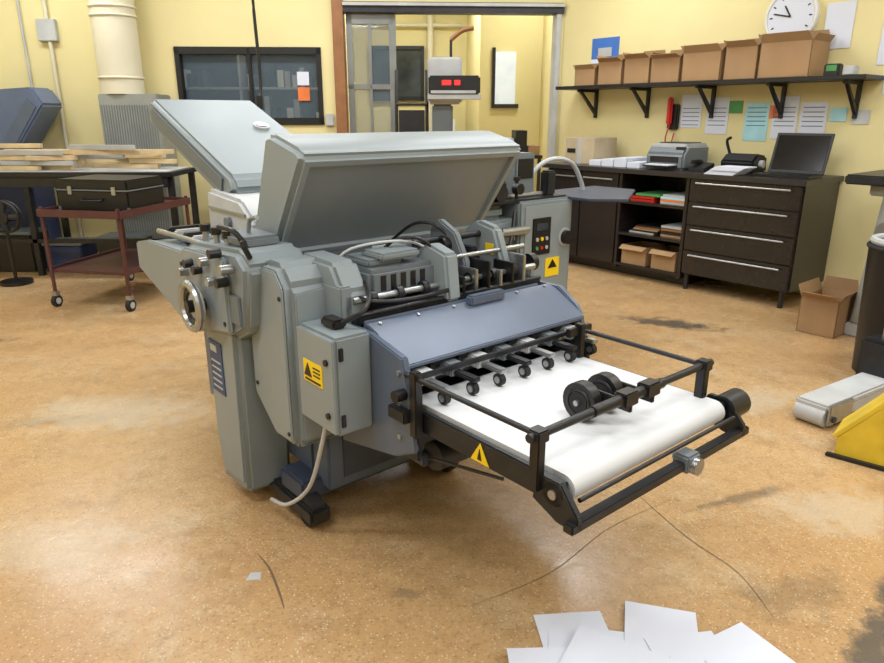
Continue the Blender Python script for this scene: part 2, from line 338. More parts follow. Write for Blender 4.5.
# slate delivery housing
m.prism('delivery_plate_near',[(-1.80,.78),(-1.62,.78),(-1.46,.745),(-1.42,.62),(-1.40,.47),(-1.50,.42),(-1.80,.36)],'y',1.075,1.10,slate,.004)
m.prism('delivery_plate_far',[(-1.76,.79),(-1.62,.79),(-1.53,.73),(-1.49,.64),(-1.49,.55),(-1.55,.46),(-1.76,.46)],'y',1.93,1.955,slate,.004)
for z in(.5,.6,.7): m.cyl('plate_bolt_%d'%(z*10),(-1.47,1.075,z),(-1.47,1.068,z),.008,steel,12)
m.prism('delivery_guard',[(-1.68,.785),(-1.67,.795),(-1.62,.778),(-1.49,.705),(-1.49,.69),(-1.62,.76)],'y',1.10,1.93,slate,.003)
m.prism('guard_upstand',[(-1.69,.77),(-1.685,.80),(-1.678,.80),(-1.67,.77)],'y',1.1,1.88,slate,.002)
m.box('guard_handle',(-1.665,-1.63),(1.5,1.66),(.785,.82),slate,.006)
for i in range(6): m.cyl('guard_screw_%d'%i,(-1.655,1.14+.15*i,.79),(-1.653,1.14+.15*i,.795),.006,steel,10)
m.box('housing_back',(-1.75,-1.72),(1.10,1.93),(.46,.77),dsteel,.003)
m.box('housing_floor',(-1.74,-1.46),(1.10,1.93),(.52,.55),dsteel,.003)
m.cyl('delivery_shaft_upper',(-1.52,1.1,.675),(-1.52,1.93,.675),.012,dsteel);m.cyl('delivery_shaft_lower',(-1.56,1.1,.62),(-1.56,1.93,.62),.02,steel)
m.box('cross_rail',(-1.62,-1.59),(1.1,1.93),(.65,.69),dsteel,.003)
m.box('cross_rail_front',(-1.47,-1.455),(1.1,1.93),(.665,.68),dsteel,.002)
for i in range(7):
    y=1.16+i*.112
    m.box('finger_%d'%i,(-1.62,-1.37),(y,y+.03),(.645,.66),dsteel if i%2 else steel,.004)
    m.box('finger_block_%d'%i,(-1.55,-1.46),(y-.012,y+.042),(.64,.68),greyd if i%2 else lgrey,.005)
    m.box('finger_clip_%d'%i,(-1.54,-1.50),(y+.05,y+.075),(.63,.69),black,.004)
    m.wheel('finger_roller_%d'%i,(-1.39,y+.015,.622),(0,1,0),.02,.018,steel)
# inside the open head
m.box('inner_housing',(-1.98,-1.76),(1.18,1.46),(.84,.93),greyd,.015)
for i in range(5): m.box('inner_vent_%d'%i,(-1.762,-1.757),(1.22+.04*i,1.24+.04*i),(.86,.91),black,0)
m.box('inner_housing_top',(-1.95,-1.80),(1.2,1.34),(.93,.955),greyd,.008)
m.box('inner_motor_cover',(-1.9,-1.78),(1.24,1.40),(.95,.975),grey,.01)
m.prism('inner_bracket',[(-1.86,.8),(-1.86,.95),(-1.80,.985),(-1.70,.96),(-1.68,.8)],'y',1.44,1.5,grey2,.01)
m.box('inner_base',(-1.98,-1.7),(1.09,1.92),(.78,.81),dsteel,.005)
for i in range(4): m.cyl('fold_roller_%d'%i,(-2.2+i*.09,1.1,.86+.012*(i%2)),(-2.2+i*.09,1.92,.86+.012*(i%2)),.036,rubber if i%2 else steel,24)
m.cyl('register_shaft_a',(-1.74,1.1,.85),(-1.74,1.92,.85),.011,steel);m.cyl('register_shaft_b',(-1.71,1.1,.81),(-1.71,1.92,.81),.009,dsteel);m.cyl('register_shaft_c',(-1.80,1.46,.92),(-1.80,1.92,.92),.009,steel);m.cyl('register_shaft_d',(-1.9,1.46,.97),(-1.9,1.9,.97),.012,dsteel)
for i in range(7): m.wheel('shaft_collar_%d'%i,(-1.74,1.17+i*.105,.85),(0,1,0),.024,.022,steel,dsteel)
for i in range(6): m.box('register_slide_%d'%i,(-1.80,-1.70),(1.52+i*.06,1.535+i*.06),(.81,.87+.02*(i%3)),steel if i%2 else black,.003)
for i in range(4): m.box('fold_plate_clip_%d'%i,(-1.96,-1.86),(1.52+i*.09,1.56+i*.09),(.86,.93+.02*(i%2)),greyd if i%2 else dsteel,.006)
m.prism('lever_plate_far',[(-1.98,.83),(-1.98,1.0),(-1.93,1.04),(-1.84,1.0),(-1.78,.9),(-1.78,.83)],'y',1.6,1.63,greyd,.006)
m.cyl('lever_plate_knob',(-1.88,1.6,.95),(-1.88,1.57,.95),.03,black)
m.prism('lever_plate_far2',[(-2.02,.8),(-2.0,.97),(-1.92,1.02),(-1.82,1.0),(-1.76,.86),(-1.76,.8)],'y',1.78,1.83,grey2,.012)
m.box('warn_label_inner',(-1.86,-1.82),(1.776,1.78),(.90,.94),yellow,0)
m.cyl('end_dial',(-1.8,1.95,.85),(-1.8,1.98,.85),.035,black)
m.tube('hose_a',[(-1.9,1.3,.94),(-1.86,1.36,1.0),(-1.8,1.44,.99),(-1.76,1.5,.88)],.006,black)
m.tube('hose_b',[(-1.8,1.12,.88),(-1.72,1.14,.85),(-1.68,1.3,.84),(-1.72,1.6,.84)],.007,black)
m.tube('hose_c',[(-2.1,1.5,.94),(-2.0,1.55,1.02),(-1.9,1.6,1.0),(-1.8,1.62,.86)],.006,black)
m.tube('hose_d',[(-1.95,1.15,.9),(-1.9,1.2,.98),(-1.84,1.4,.99),(-1.82,1.55,.9)],.005,lgrey)
m.box('scale_strip',(-1.72,-1.71),(1.2,1.5),(.785,.81),steel,0)
# hoods
m.prism('hood',[(-2.22,.90),(-1.955,1.275),(-1.99,1.30),(-2.17,1.345),(-2.21,1.335),(-2.345,1.02),(-2.31,.93)],'y',1.07,2.08,grey2,.018,inset=(0,.03,.014,hoodin),seg=3)
m.cyl('hood_hinge',(-2.25,1.12,.92),(-2.25,1.98,.92),.016,dsteel)
m.box('hood_arm_near',(-2.3,-2.22),(1.1,1.12),(.8,1.0),dsteel,.004);m.box('hood_arm_far',(-2.3,-2.22),(1.96,1.98),(.8,1.0),dsteel,.004)
m.prism('second_hood',[(-3.72,1.44),(-3.66,1.485),(-2.78,1.16),(-2.74,1.10),(-2.86,1.04),(-3.70,1.35)],'y',1.18,1.72,grey,.02,seg=3)
m.prism('second_hood_side',[(-3.66,1.42),(-3.62,1.44),(-2.84,1.15),(-2.86,1.09),(-3.64,1.36)],'y',1.172,1.18,greyd,.004)
m.cyl('second_hood_badge',(-3.285,1.58,1.335),(-3.276,1.58,1.357),.04,lgrey,24);m.cyl('second_hood_badge_core',(-3.276,1.58,1.357),(-3.2745,1.58,1.361),.026,steel,24)
m.prism('fold_plate_box',[(-2.95,.9),(-2.95,1.1),(-2.62,1.08),(-2.5,1.0),(-2.5,.9)],'y',1.14,1.6,lgrey,.015)
m.cyl('fold_plate_dial',(-2.72,1.14,.98),(-2.72,1.12,.98),.022,greyd)
m.box('fold_plate_bolt',(-2.92,-2.56),(1.13,1.14),(1.02,1.03),steel,0)
# low rear-left unit
m.prism('cross_feed_unit',[(-3.25,.80),(-3.2,.86),(-2.5,.9),(-2.5,.62),(-2.66,.56),(-3.2,.74)],'y',.92,1.7,grey,.015)
m.prism('cross_feed_cover',[(-3.22,.74),(-3.22,.86),(-3.05,.89),(-2.62,.90),(-2.62,.58)],'y',.9,.92,grey2,.006)
for i in range(5): m.cyl('feed_rail_%d'%i,(-3.2,1.0+i*.09,.90),(-2.55,1.0+i*.09,.915),.012,steel)
for i in range(6): m.box('feed_block_%d'%i,(-3.1+i*.1,-3.06+i*.1),(1.0,1.4),(.88,.93),lgrey if i%2 else dsteel,.006)
# third unit right rear
m.box('drive_cabinet',(-2.92,-2.6),(2.74,3.19),(.32,.95),grey,.012)
m.box('drive_cabinet_door',(-2.602,-2.595),(2.78,3.16),(.36,.92),grey2,.004)
m.box('drive_window',(-2.596,-2.588),(2.84,2.99),(.64,.85),black,.004)
for i in range(6): m.cyl('drive_button_%d'%i,(-2.588,2.875+.04*(i%3),.68+.05*(i//3)),(-2.583,2.875+.04*(i%3),.68+.05*(i//3)),.011,[green,red,lgrey,lgrey,yellow,lgrey][i],12)
m.box('drive_display',(-2.588,-2.585),(2.87,2.96),(.78,.82),glass,0)
m.box('drive_label',(-2.596,-2.592),(2.96,3.08),(.50,.61),yellow,0);m.prism('drive_label_triangle',[(2.98,.55),(3.06,.55),(3.02,.60)],'x',-2.592,-2.59,black,0)
m.cyl('drive_knob',(-2.6,3.12,.72),(-2.56,3.12,.72),.04,black);m.cyl('drive_knob_ring',(-2.6,3.12,.72),(-2.59,3.12,.72),.055,lgrey)
m.box('drive_leg_a',(-2.9,-2.84),(2.82,2.88),(.0,.35),dsteel);m.box('drive_leg_b',(-2.68,-2.62),(3.08,3.14),(0,.35),dsteel)
m.box('cross_member',(-2.95,-2.62),(1.9,2.75),(.72,.86),grey,.02)
m.box('cross_member_top',(-2.9,-2.68),(2.05,2.7),(.86,.93),grey2,.02)
m.cyl('cross_roller',(-2.58,1.96,.80),(-2.58,2.78,.80),.025,steel)
m.box('cross_panel_low',(-2.8,-2.75),(1.95,2.8),(.45,.72),slated,.004)
m.tube('cross_hose',[(-2.6,2.7,.9),(-2.55,2.6,.7),(-2.55,2.4,.62),(-2.6,2.2,.7)],.012,black)
m.box('register_block',(-2.9,-2.66),(2.5,2.7),(.93,1.06),dsteel,.01)
m.cyl('register_wheel',(-2.66,2.62,1.0),(-2.62,2.62,1.0),.045,dsteel);m.cyl('register_wheel_b',(-2.64,2.74,1.02),(-2.6,2.74,1.02),.03,black)
m.box('register_tower',(-2.88,-2.72),(2.82,2.98),(.93,1.2),greyd,.01);m.box('register_screen',(-2.722,-2.715),(2.84,2.96),(1.06,1.17),black,.002)
m.box('register_lens',(-2.72,-2.66),(3.02,3.1),(.96,1.1),dsteel,.01)
m.cyl('register_bar',(-2.7,2.3,.97),(-2.7,3.1,.97),.014,steel)
m.box('register_base',(-2.9,-2.62),(2.4,3.15),(.945,.96),dsteel,.004)
for i in range(4): m.cyl('register_pin_%d'%i,(-2.66,2.35+i*.14,.95),(-2.66,2.35+i*.14,1.06),.01,dsteel);m.cyl('register_pin_cap_%d'%i,(-2.66,2.35+i*.14,1.06),(-2.66,2.35+i*.14,1.08),.02,black)
m.prism('outfeed_sheet_table',[(-2.92,3.15),(-2.45,3.15),(-2.3,3.3),(-2.6,3.8),(-2.92,3.8)],'z',.935,.95,slated,.003)
m.box('outfeed_strut',(-2.88,-2.8),(3.15,3.7),(.90,.935),dsteel)
m.tube('gooseneck_hose',[(-2.88,3.1,1.0),(-2.86,3.15,1.10),(-2.82,3.25,1.15),(-2.8,3.4,1.12),(-2.8,3.5,1.0),(-2.8,3.52,.95)],.014,lgrey)

# ---- delivery conveyor
c=m
def caps(x0,x1,zc,r,n=10):
    pts=[]
    for i in range(n+1):
        t=math.pi/2-math.pi*i/n;pts.append((x1+r*math.cos(t),zc+r*math.sin(t)))
    for i in range(n+1):
        t=-math.pi/2-math.pi*i/n;pts.append((x0+r*math.cos(t),zc+r*math.sin(t)))
    return pts
c.prism('conveyor_belt',caps(-1.48,-.90,.566,.034),'y',1.13,1.81,belt,0)
c.box('rail_near',(-1.56,-.88),(1.105,1.125),(.525,.592),dsteel,.004)
c.box('rail_far',(-1.56,-.88),(1.815,1.835),(.525,.592),dsteel,.004)
c.box('rail_far_stay',(-1.5,-1.4),(1.835,1.86),(.5,.66),dsteel,.004)
c.cyl('drive_roller_end',(-.89,1.835,.566),(-.89,1.93,.566),.042,dsteel,24);c.cyl('drive_roller_cap',(-.89,1.93,.566),(-.89,1.945,.566),.03,lgrey)
c.cyl('roller_end_near',(-.895,1.105,.566),(-.895,1.085,.566),.03,dsteel);c.cyl('roller_end_near_cap',(-.895,1.09,.566),(-.895,1.08,.566),.012,steel)
for n,y in(('near',(1.085,1.105)),('far',(1.835,1.855))):
    c.prism('end_plate_'+n,[(-.94,.60),(-.875,.60),(-.82,.535),(-.82,.497),(-.88,.497),(-.96,.53)],'y',y[0],y[1],dsteel,.003)
c.box('front_bar',(-.85,-.82),(1.07,1.88),(.497,.522),dsteel,.003)
c.cyl('scraper_rod',(-.845,1.12,.56),(-.845,1.82,.56),.006,dsteel)
c.cyl('front_knob',(-.835,1.56,.51),(-.795,1.56,.51),.024,steel);c.cyl('front_knob_stem',(-.87,1.56,.52),(-.82,1.56,.52),.014,lgrey)
c.box('front_clamp',(-.86,-.81),(1.53,1.59),(.49,.54),greyd,.006)
c.cyl('side_rod_near',(-1.45,1.082,.70),(-.94,1.082,.70),.0075,dsteel)
c.cyl('side_rod_far',(-1.38,1.80,.70),(-.94,1.80,.70),.0075,dsteel)
c.cyl('cross_rod',(-.945,1.05,.70),(-.945,1.84,.70),.011,dsteel)
c.cyl('cross_sleeve',(-.945,1.28,.70),(-.945,1.58,.70),.015,black)
for i,y in enumerate((1.082,1.80)):
    c.box('rod_post_%d'%i,(-.96,-.93),(y-.013,y+.013),(.56,.715),black,.003)
    c.box('rod_block_%d'%i,(-.965,-.925),(y-.02,y+.02),(.684,.716),dsteel,.004)
    c.box('rear_post_%d'%i,(-1.42,-1.39),(y-.013,y+.013),(.52,.72),black,.003)
c.box('rear_cross_stub',(-1.42,-1.40),(1.74,1.86),(.68,.71),black,.003)
for i,y in enumerate((1.40,1.50)):
    c.wheel('press_wheel_%d'%i,(-1.07,y,.6555),(0,1,0),.055,.034,rubber,black)
    c.torus('press_wheel_ring_%d'%i,(-1.07,y-.018,.6555),(0,1,0),.036,.004,dsteel)
    c.box('press_arm_%d'%i,(-1.08,-.93),(y+.02,y+.032),(.66,.69),black,.003)
    c.box('press_clamp_%d'%i,(-.965,-.925),(y-.01,y+.05),(.68,.72),black,.004)
c.cyl('press_axle',(-1.07,1.37,.6555),(-1.07,1.56,.6555),.008,steel)
c.box('mount_bracket_near',(-1.58,-1.40),(1.085,1.105),(.44,.66),black,.003)
c.box('mount_block_near',(-1.5,-1.42),(1.05,1.085),(.56,.60),dsteel,.004);c.cyl('mount_pin_near',(-1.45,1.08,.64),(-1.45,1.04,.64),.018,black)
c.prism('rail_label_triangle',[(-1.195,.532),(-1.125,.532),(-1.16,.588)],'y',1.1015,1.1035,yellow,0)
c.prism('rail_label_mark',[(-1.168,.54),(-1.152,.54),(-1.16,.572)],'y',1.1,1.102,black,0)
c.box('under_tray',(-1.5,-.95),(1.14,1.8),(.5,.52),dsteel,.003)
c.cyl('drive_motor',(-1.4,1.14,.44),(-1.4,1.3,.44),.045,dsteel);c.box('support_strut',(-1.9,-1.42),(1.12,1.15),(.40,.44),slated)
c.tube('motor_cable',[(-1.4,1.12,.44),(-1.35,1.11,.46),(-1.2,1.12,.485),(-1.1,1.13,.5)],.005,black)

# ================= RIGHT COUNTER
def open_box(name,rot,o,w,d,h,fl=.5):
    g=G(name,rot,o);g.off=Vector((0,0,0))
    t=.006
    g.box('bottom',(-w/2,w/2),(-d/2,d/2),(0,t),card,0)
    g.box('side_a',(-w/2,-w/2+t),(-d/2,d/2),(0,h),card,0);g.box('side_b',(w/2-t,w/2),(-d/2,d/2),(0,h),card,0)
    g.box('side_c',(-w/2,w/2),(-d/2,-d/2+t),(0,h),card,0);g.box('side_d',(-w/2,w/2),(d/2-t,d/2),(0,h),card,0)
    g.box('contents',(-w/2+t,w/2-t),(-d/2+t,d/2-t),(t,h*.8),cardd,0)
    f=d*fl;an=R(random.uniform(15,65))
    g.quad('flap_a',[(-w/2,-d/2,h),(w/2,-d/2,h),(w/2-.02,-d/2-f*math.cos(an)*.5,h+f*math.sin(an)*.5),(-w/2+.02,-d/2-f*math.cos(an)*.5,h+f*math.sin(an)*.5)],card,.003)
    g.quad('flap_b',[(-w/2,d/2,h),(w/2,d/2,h),(w/2-.02,d/2-.01,h+f*.6),(-w/2+.02,d/2-.01,h+f*.6)],card,.003)
    g.quad('flap_c',[(-w/2,-d/2,h),(-w/2,d/2,h),(-w/2-.03,d/2,h+f*.45),(-w/2-.03,-d/2,h+f*.45)],card,.003)
    g.quad('flap_d',[(w/2,-d/2,h),(w/2,d/2,h),(w/2+.03,d/2,h+f*.3),(w/2+.03,-d/2,h+f*.3)],card,.003)
    return g
ZC=.96
k=G('counter_with_cabinets',-50,(-3.3,5.5,0))
k.box('worktop',(-4.6,-2.10),(5.13,5.8),(ZC-.04,ZC),ctop,.004)
k.box('drawer_carcass',(-3.02,-2.12),(5.18,5.79),(.13,ZC-.04),darkw,.003)
for i,(z0,z1) in enumerate(((.74,.915),(.55,.73),(.34,.54),(.14,.33))):
    k.box('drawer_front_%d'%i,(-3.01,-2.13),(5.155,5.18),(z0,z1),darkw,.004)
    k.cyl('drawer_handle_%d'%i,(-2.95,5.13,z1-.03),(-2.2,5.13,z1-.03),.007,steel)
    for x in(-2.9,-2.25): k.cyl('handle_post_%d_%d'%(i,x*100),(x,5.155,z1-.03),(x,5.13,z1-.03),.006,steel)
for x in(-2.98,-2.18):
    for y in(5.2,5.7): k.cyl('leg_%d_%d'%(x*100,y*10),(x,y,0),(x,y,.13),.02,dsteel)
for n,x in(('shelf_side_l',(-3.70,-3.67)),('shelf_side_r',(-3.05,-3.02))): k.box(n,x,(5.16,5.78),(.08,ZC-.04),darkw,.002)
for i,z in enumerate((.1,.38,.66)): k.box('shelf_board_%d'%i,(-3.68,-3.04),(5.16,5.78),(z,z+.025),darkw,.002)
k.box('shelf_back',(-3.68,-3.04),(5.76,5.79),(.1,ZC-.04),darkw,0)
k.box('door_cabinet',(-4.55,-3.70),(5.18,5.79),(.1,ZC-.04),darkw,.003);k.box('cabinet_plinth',(-4.53,-3.04),(5.3,5.78),(0,.1),darkw,0)
for i in range(2):
    k.box('cabinet_door_%d'%i,(-4.54+.42*i,-4.13+.42*i),(5.155,5.18),(.11,ZC-.05),darkw,.003)
    k.cyl('cabinet_handle_%d'%i,(-4.5+.42*i,5.13,.86),(-4.18+.42*i,5.13,.86),.007,steel)
for i,(x,z,mt) in enumerate(((-3.6,.685,red),(-3.6,.71,red),(-3.55,.735,green),(-3.3,.685,lgrey),(-3.3,.705,orange),(-3.3,.725,lblue),(-3.28,.745,lgrey))):
    k.box('folder_%d'%i,(x,x+.24),(5.2,5.55),(z,z+.02),mt,.002)
for i in range(5): k.box('mid_folder_%d'%i,(-3.6+.02*i,-3.35+.02*i),(5.22,5.6),(.405+.015*i,.418+.015*i),[lgrey,dsteel,card,woodbr,black][i],.002)
for i in range(4): k.box('mid_folder_r%d'%i,(-3.28,-3.07),(5.22,5.6),(.405+.025*i,.425+.025*i),[card,dsteel,woodbr,lgrey][i],.002)
for j,(x0,x1) in enumerate(((-3.64,-3.38),(-3.33,-3.09))):
    k.box('carton_%d_front'%j,(x0,x1),(5.19,5.196),(.125,.29),card,0);k.box('carton_%d_back'%j,(x0,x1),(5.47,5.476),(.125,.29),card,0)
    k.box('carton_%d_side_a'%j,(x0,x0+.006),(5.19,5.47),(.125,.29),card,0);k.box('carton_%d_side_b'%j,(x1-.006,x1),(5.19,5.47),(.125,.29),card,0)
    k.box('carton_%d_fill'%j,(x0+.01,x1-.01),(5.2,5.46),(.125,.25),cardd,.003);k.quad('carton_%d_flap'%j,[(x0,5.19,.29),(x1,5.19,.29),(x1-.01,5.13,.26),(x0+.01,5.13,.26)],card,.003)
g=G('paper_stack',-50,(-3.75,5.5,ZC))
for i in range(4): g.box('ream_%d'%i,(-4.12+.14*i,-3.99+.14*i),(5.25,5.6),(ZC,ZC+.05+.015*(i%3)),paper,.003)
g=G('printed_sheets',-50,(-2.75,5.25,ZC))
for i in range(8):
    x=-2.9+.012*i;y=5.15+.004*(i%4);g.box('sheet_%d'%i,(x,x+.24),(y,y+.19),(ZC+.008*i,ZC+.007+.008*i),paper,0)
g=G('white_carton',-50,(-4.35,5.55,ZC));g.box('carton',(-4.5,-4.15),(5.35,5.7),(ZC,ZC+.24),M('pale_card',(186,170,142),.8),.004);g.box('carton_tape',(-4.35,-4.3),(5.348,5.702),(ZC,ZC+.2415),lgrey,0);g.box('carton_print',(-4.47,-4.37),(5.345,5.35),(ZC+.1,ZC+.14),dsteel,0)
g=G('desktop_printer',-50,(-3.3,5.5,ZC))
g.prism('body',[(5.3,ZC),(5.3,ZC+.13),(5.36,ZC+.2),(5.7,ZC+.2),(5.7,ZC)],'x',-3.55,-3.18,greyd,.02)
g.box('top_shell',(-3.54,-3.19),(5.35,5.69),(ZC+.16,ZC+.215),lgrey,.015)
g.box('output_slot',(-3.5,-3.23),(5.295,5.31),(ZC+.06,ZC+.11),black,.003);g.box('tray',(-3.5,-3.23),(5.18,5.31),(ZC+.03,ZC+.04),dsteel,.003);g.box('tray_paper',(-3.48,-3.25),(5.19,5.31),(ZC+.04,ZC+.048),paper,0);g.box('lid',(-3.5,-3.23),(5.42,5.64),(ZC+.215,ZC+.222),dsteel,.003);g.box('control_panel',(-3.28,-3.2),(5.33,5.36),(ZC+.14,ZC+.19),dsteel,.003)
g=G('hole_punch_machine',-50,(-2.85,5.55,ZC))
g.prism('body',[(5.47,ZC),(5.45,ZC+.09),(5.53,ZC+.15),(5.68,ZC+.13),(5.7,ZC)],'x',-2.94,-2.66,black,.015);g.tube('handle',[(-2.92,5.58,ZC+.12),(-2.94,5.53,ZC+.24),(-2.9,5.51,ZC+.27)],.012,dsteel)
g.cyl('dial',(-2.66,5.57,ZC+.07),(-2.63,5.57,ZC+.07),.03,lgrey);g.box('tray',(-2.92,-2.68),(5.37,5.47),(ZC,ZC+.03),dsteel,.005)
g=G('desk_phone',-50,(-3.06,5.4,ZC));g.prism('base',[(5.3,ZC),(5.3,ZC+.03),(5.45,ZC+.07),(5.45,ZC)],'x',-3.13,-2.98,dsteel,.006);g.box('handset',(-3.12,-3.08),(5.3,5.45),(ZC+.06,ZC+.09),black,.01)
lx0,lx1=-2.56,-2.14
g=G('laptop',-50,(-2.37,5.42,ZC))
g.box('base',(lx0,lx1),(5.25,5.5),(ZC,ZC+.022),black,.005);g.box('keyboard',(lx0+.03,lx1-.03),(5.35,5.48),(ZC+.022,ZC+.026),dsteel,.001);g.box('touchpad',(lx0+.14,lx0+.24),(5.27,5.33),(ZC+.022,ZC+.024),dsteel,0)
g.prism('lid',[(5.5,ZC+.02),(5.512,ZC+.016),(5.60,ZC+.31),(5.588,ZC+.315)],'x',lx0,lx1,black,.003)
g.prism('display',[(5.5045,ZC+.045),(5.508,ZC+.045),(5.583,ZC+.297),(5.579,ZC+.297)],'x',lx0+.02,lx1-.02,screen,0)
g=G('bracket_shelf',-50,(-3.3,5.65,1.66))
g.box('board',(-4.75,-1.95),(5.45,5.8),(1.645,1.675),black,.003)
for x in(-4.5,-3.9,-3.25,-2.65,-2.1):
    g.box('bracket_v_%d'%(x*-100),(x-.015,x+.015),(5.77,5.8),(1.38,1.645),black,.002);g.box('bracket_h_%d'%(x*-100),(x-.015,x+.015),(5.5,5.8),(1.62,1.645),black,.002)
    g.prism('bracket_d_%d'%(x*-100),[(5.77,1.41),(5.785,1.44),(5.55,1.63),(5.52,1.63)],'x',x-.012,x+.012,black,0)
xs=[(-4.45,.24,.2,.15),(-4.14,.26,.26,.2),(-3.85,.26,.26,.21),(-3.56,.28,.26,.2),(-3.22,.34,.28,.22),(-2.89,.26,.26,.24),(-2.54,.38,.3,.25)]
for x,w,d,h in xs: open_box('cardboard_box',-50,(x,5.62,1.675),w,d,h,fl=.5)
g=G('desk_radio',-50,(-2.22,5.6,1.675));g.box('body',(-2.28,-2.17),(5.55,5.62),(1.675,1.76),dsteel,.008);g.box('display',(-2.26,-2.19),(5.546,5.551),(1.71,1.75),green,0);g.box('second_unit',(-2.14,-2.06),(5.53,5.62),(1.675,1.74),lgrey,.008)
def wq(g,n,x0,x1,z0,z1,mt,y=5.797): g.box(n,(x0,x1),(y-.003,y),(z0,z1),mt,0)
g=G('wall_clock',-50,(-2.67,5.78,2.13))
g.cyl('case',(-2.67,5.8,2.13),(-2.67,5.76,2.13),.2,white,48);g.cyl('face',(-2.67,5.762,2.13),(-2.67,5.757,2.13),.175,paper,48);g.torus('rim',(-2.67,5.762,2.13),(0,1,0),.19,.012,white,48)
for i in range(12):
    t=i*math.pi/6;g.cyl('tick_%d'%i,(-2.67+.14*math.sin(t),5.757,2.13+.14*math.cos(t)),(-2.67+.16*math.sin(t),5.757,2.13+.16*math.cos(t)),.005,black,6)
g.cyl('hour_hand',(-2.67,5.754,2.13),(-2.72,5.754,2.21),.006,black,6);g.cyl('minute_hand',(-2.67,5.752,2.13),(-2.80,5.752,2.16),.005,black,6)
g=G('wall_notice',-50,(-2.4,5.79,2.1));wq(g,'sheet_a',-2.42,-2.22,1.88,2.2,paper);wq(g,'sheet_b',-2.02,-1.84,1.75,2.05,paper);wq(g,'sheet_c',-1.95,-1.86,1.55,1.7,paper)
g=G('pinned_notes',-50,(-3,5.79,1.4))
for i,(x,w,z,h,mt) in enumerate(((-3.55,.2,1.3,.28,paper),(-3.3,.2,1.25,.3,paper),(-2.95,.2,1.2,.3,lblue),(-2.72,.2,1.22,.33,paper),(-2.5,.2,1.2,.3,paper),(-2.28,.12,1.36,.1,lblue),(-2.12,.12,1.34,.1,lgrey),(-2.75,.1,1.38,.1,orange),(-3.1,.12,1.42,.1,green))): wq(g,'note_%d'%i,x,x+w,z,z+h,mt)
for j,x in enumerate((-2.48,-2.7,-3.28,-3.53,-2.93)):
    for i in range(5): wq(g,'text_%d_%d'%(j,i),x,x+.16,1.32+.035*i,1.326+.035*i,bluec,5.794)
g=G('wall_calendar',-50,(-4.45,5.79,1.95));wq(g,'picture',-4.6,-4.28,1.93,2.12,blued);wq(g,'mountain',-4.52,-4.36,1.95,2.03,lgrey,5.794);wq(g,'dates',-4.6,-4.28,1.86,1.93,paper)
g=G('wall_telephone',-50,(-3.62,5.76,1.4));g.box('cradle',(-3.66,-3.56),(5.75,5.8),(1.28,1.5),black,.01);g.box('handset',(-3.65,-3.60),(5.71,5.75),(1.32,1.56),red,.012);g.tube('cord',[(-3.62,5.74,1.32),(-3.64,5.72,1.2),(-3.6,5.72,1.1),(-3.58,5.76,1.25)],.006,red)
# ================= RIGHT EDGE
open_box('open_carton',-50,(-1.72,4.86,0),.24,.32,.25)
g=G('paper_cutter_stand',-50,(-1.2,5.0,0))
cg=M('cutter_grey',(146,148,142),.5)
g.prism('column',[(-1.58,.08),(-1.52,.95),(-1.30,.95),(-1.30,.08)],'y',4.85,5.2,cg,.02)
g.box('table',(-1.72,-.7),(4.75,5.35),(.99,1.05),dsteel,.01);g.box('base',(-1.6,-.75),(4.85,5.2),(0,.09),lgrey,.01);g.box('column_b',(-.95,-.75),(4.85,5.2),(.08,.99),cg,.02)
g.box('column_head',(-1.6,-1.3),(4.85,5.2),(.92,.99),cg,.01);g.box('head',(-1.3,-.7),(4.9,5.25),(1.05,1.3),cg,.03);g.cyl('counterweight',(-1.46,4.85,.72),(-1.46,4.8,.72),.05,steel)
g=G('waste_bin',-50,(-1.14,4.3,0));g.cyl('drum',(-1.14,4.3,0),(-1.14,4.3,.72),.19,black,32,.22);g.torus('rim',(-1.14,4.3,.72),(0,0,1),.22,.012,rubber);g.torus('bag_rim',(-1.14,4.3,.75),(0,0,1),.2,.02,lgrey)
g=G('pallet_jack',33,(1.75,2.95,0),True)
g.box('fork',(.0,.62),(-.07,.09),(.08,.115),lgrey,.01);g.box('fork_web',(.05,.62),(-.07,-.05),(.03,.09),lgrey,.004);g.box('fork_web_b',(.05,.62),(.07,.09),(.03,.09),lgrey,.004)
g.cyl('roller',(.03,-.06,.05),(.03,.08,.05),.05,lgrey,24);g.cyl('roller_b',(.14,-.05,.045),(.14,.07,.045),.045,dsteel,24)
g.box('axle_plate',(-.0,.2),(-.085,-.07),(.02,.12),steel,.004);g.cyl('axle_bolt',(.03,-.095,.05),(.03,-.085,.05),.015,dsteel)
g.box('pump_base',(.6,.75),(-.1,.12),(.03,.3),dsteel,.02);g.cyl('pump',(.68,.0,.3),(.68,.0,.45),.05,steel);g.cyl('handle',(.68,.0,.45),(.85,.0,1.0),.018,dsteel);g.wheel('steer_wheel',(.68,0,.07),(0,1,0),.07,.05)
g=G('yellow_lift_ramp',-40,(1.72,2.64,0),True)
g.prism('side_plate',[(-.02,.0),(.8,.0),(.8,.56),(.33,.54),(-.02,.09)],'y',-.02,.0,yelp,.004)
g.prism('deck',[(-.03,.075),(.33,.52),(.8,.54),(.8,.56),(.32,.54),(-.04,.09)],'y',-.02,.2,yelp,.003)
g.box('toe_bar',(-.05,.8),(-.045,-.02),(0,.015),dsteel,.003)
# ================= FLOOR PAPERS
g=G('loose_paper_pile',0,(.58,1.44,0),True)
for i,(x,y,r) in enumerate(((-.2,.08,5),(-.2,-.02,-8),(-.05,.03,80),(.03,.10,-15),(.1,-.02,8),(.2,.01,-62),(.26,-.08,20),(-.3,-.08,2),(0,-.15,3),(.2,-.15,-5),(-.12,-.02,60))):
    ob=g.box('sheet_%d'%i,(-.1,.1),(-.14,.14),(.002+.003*i,.004+.003*i),paper,0)
    ob.location=(x,y,0);ob.rotation_euler=(0,0,R(r))
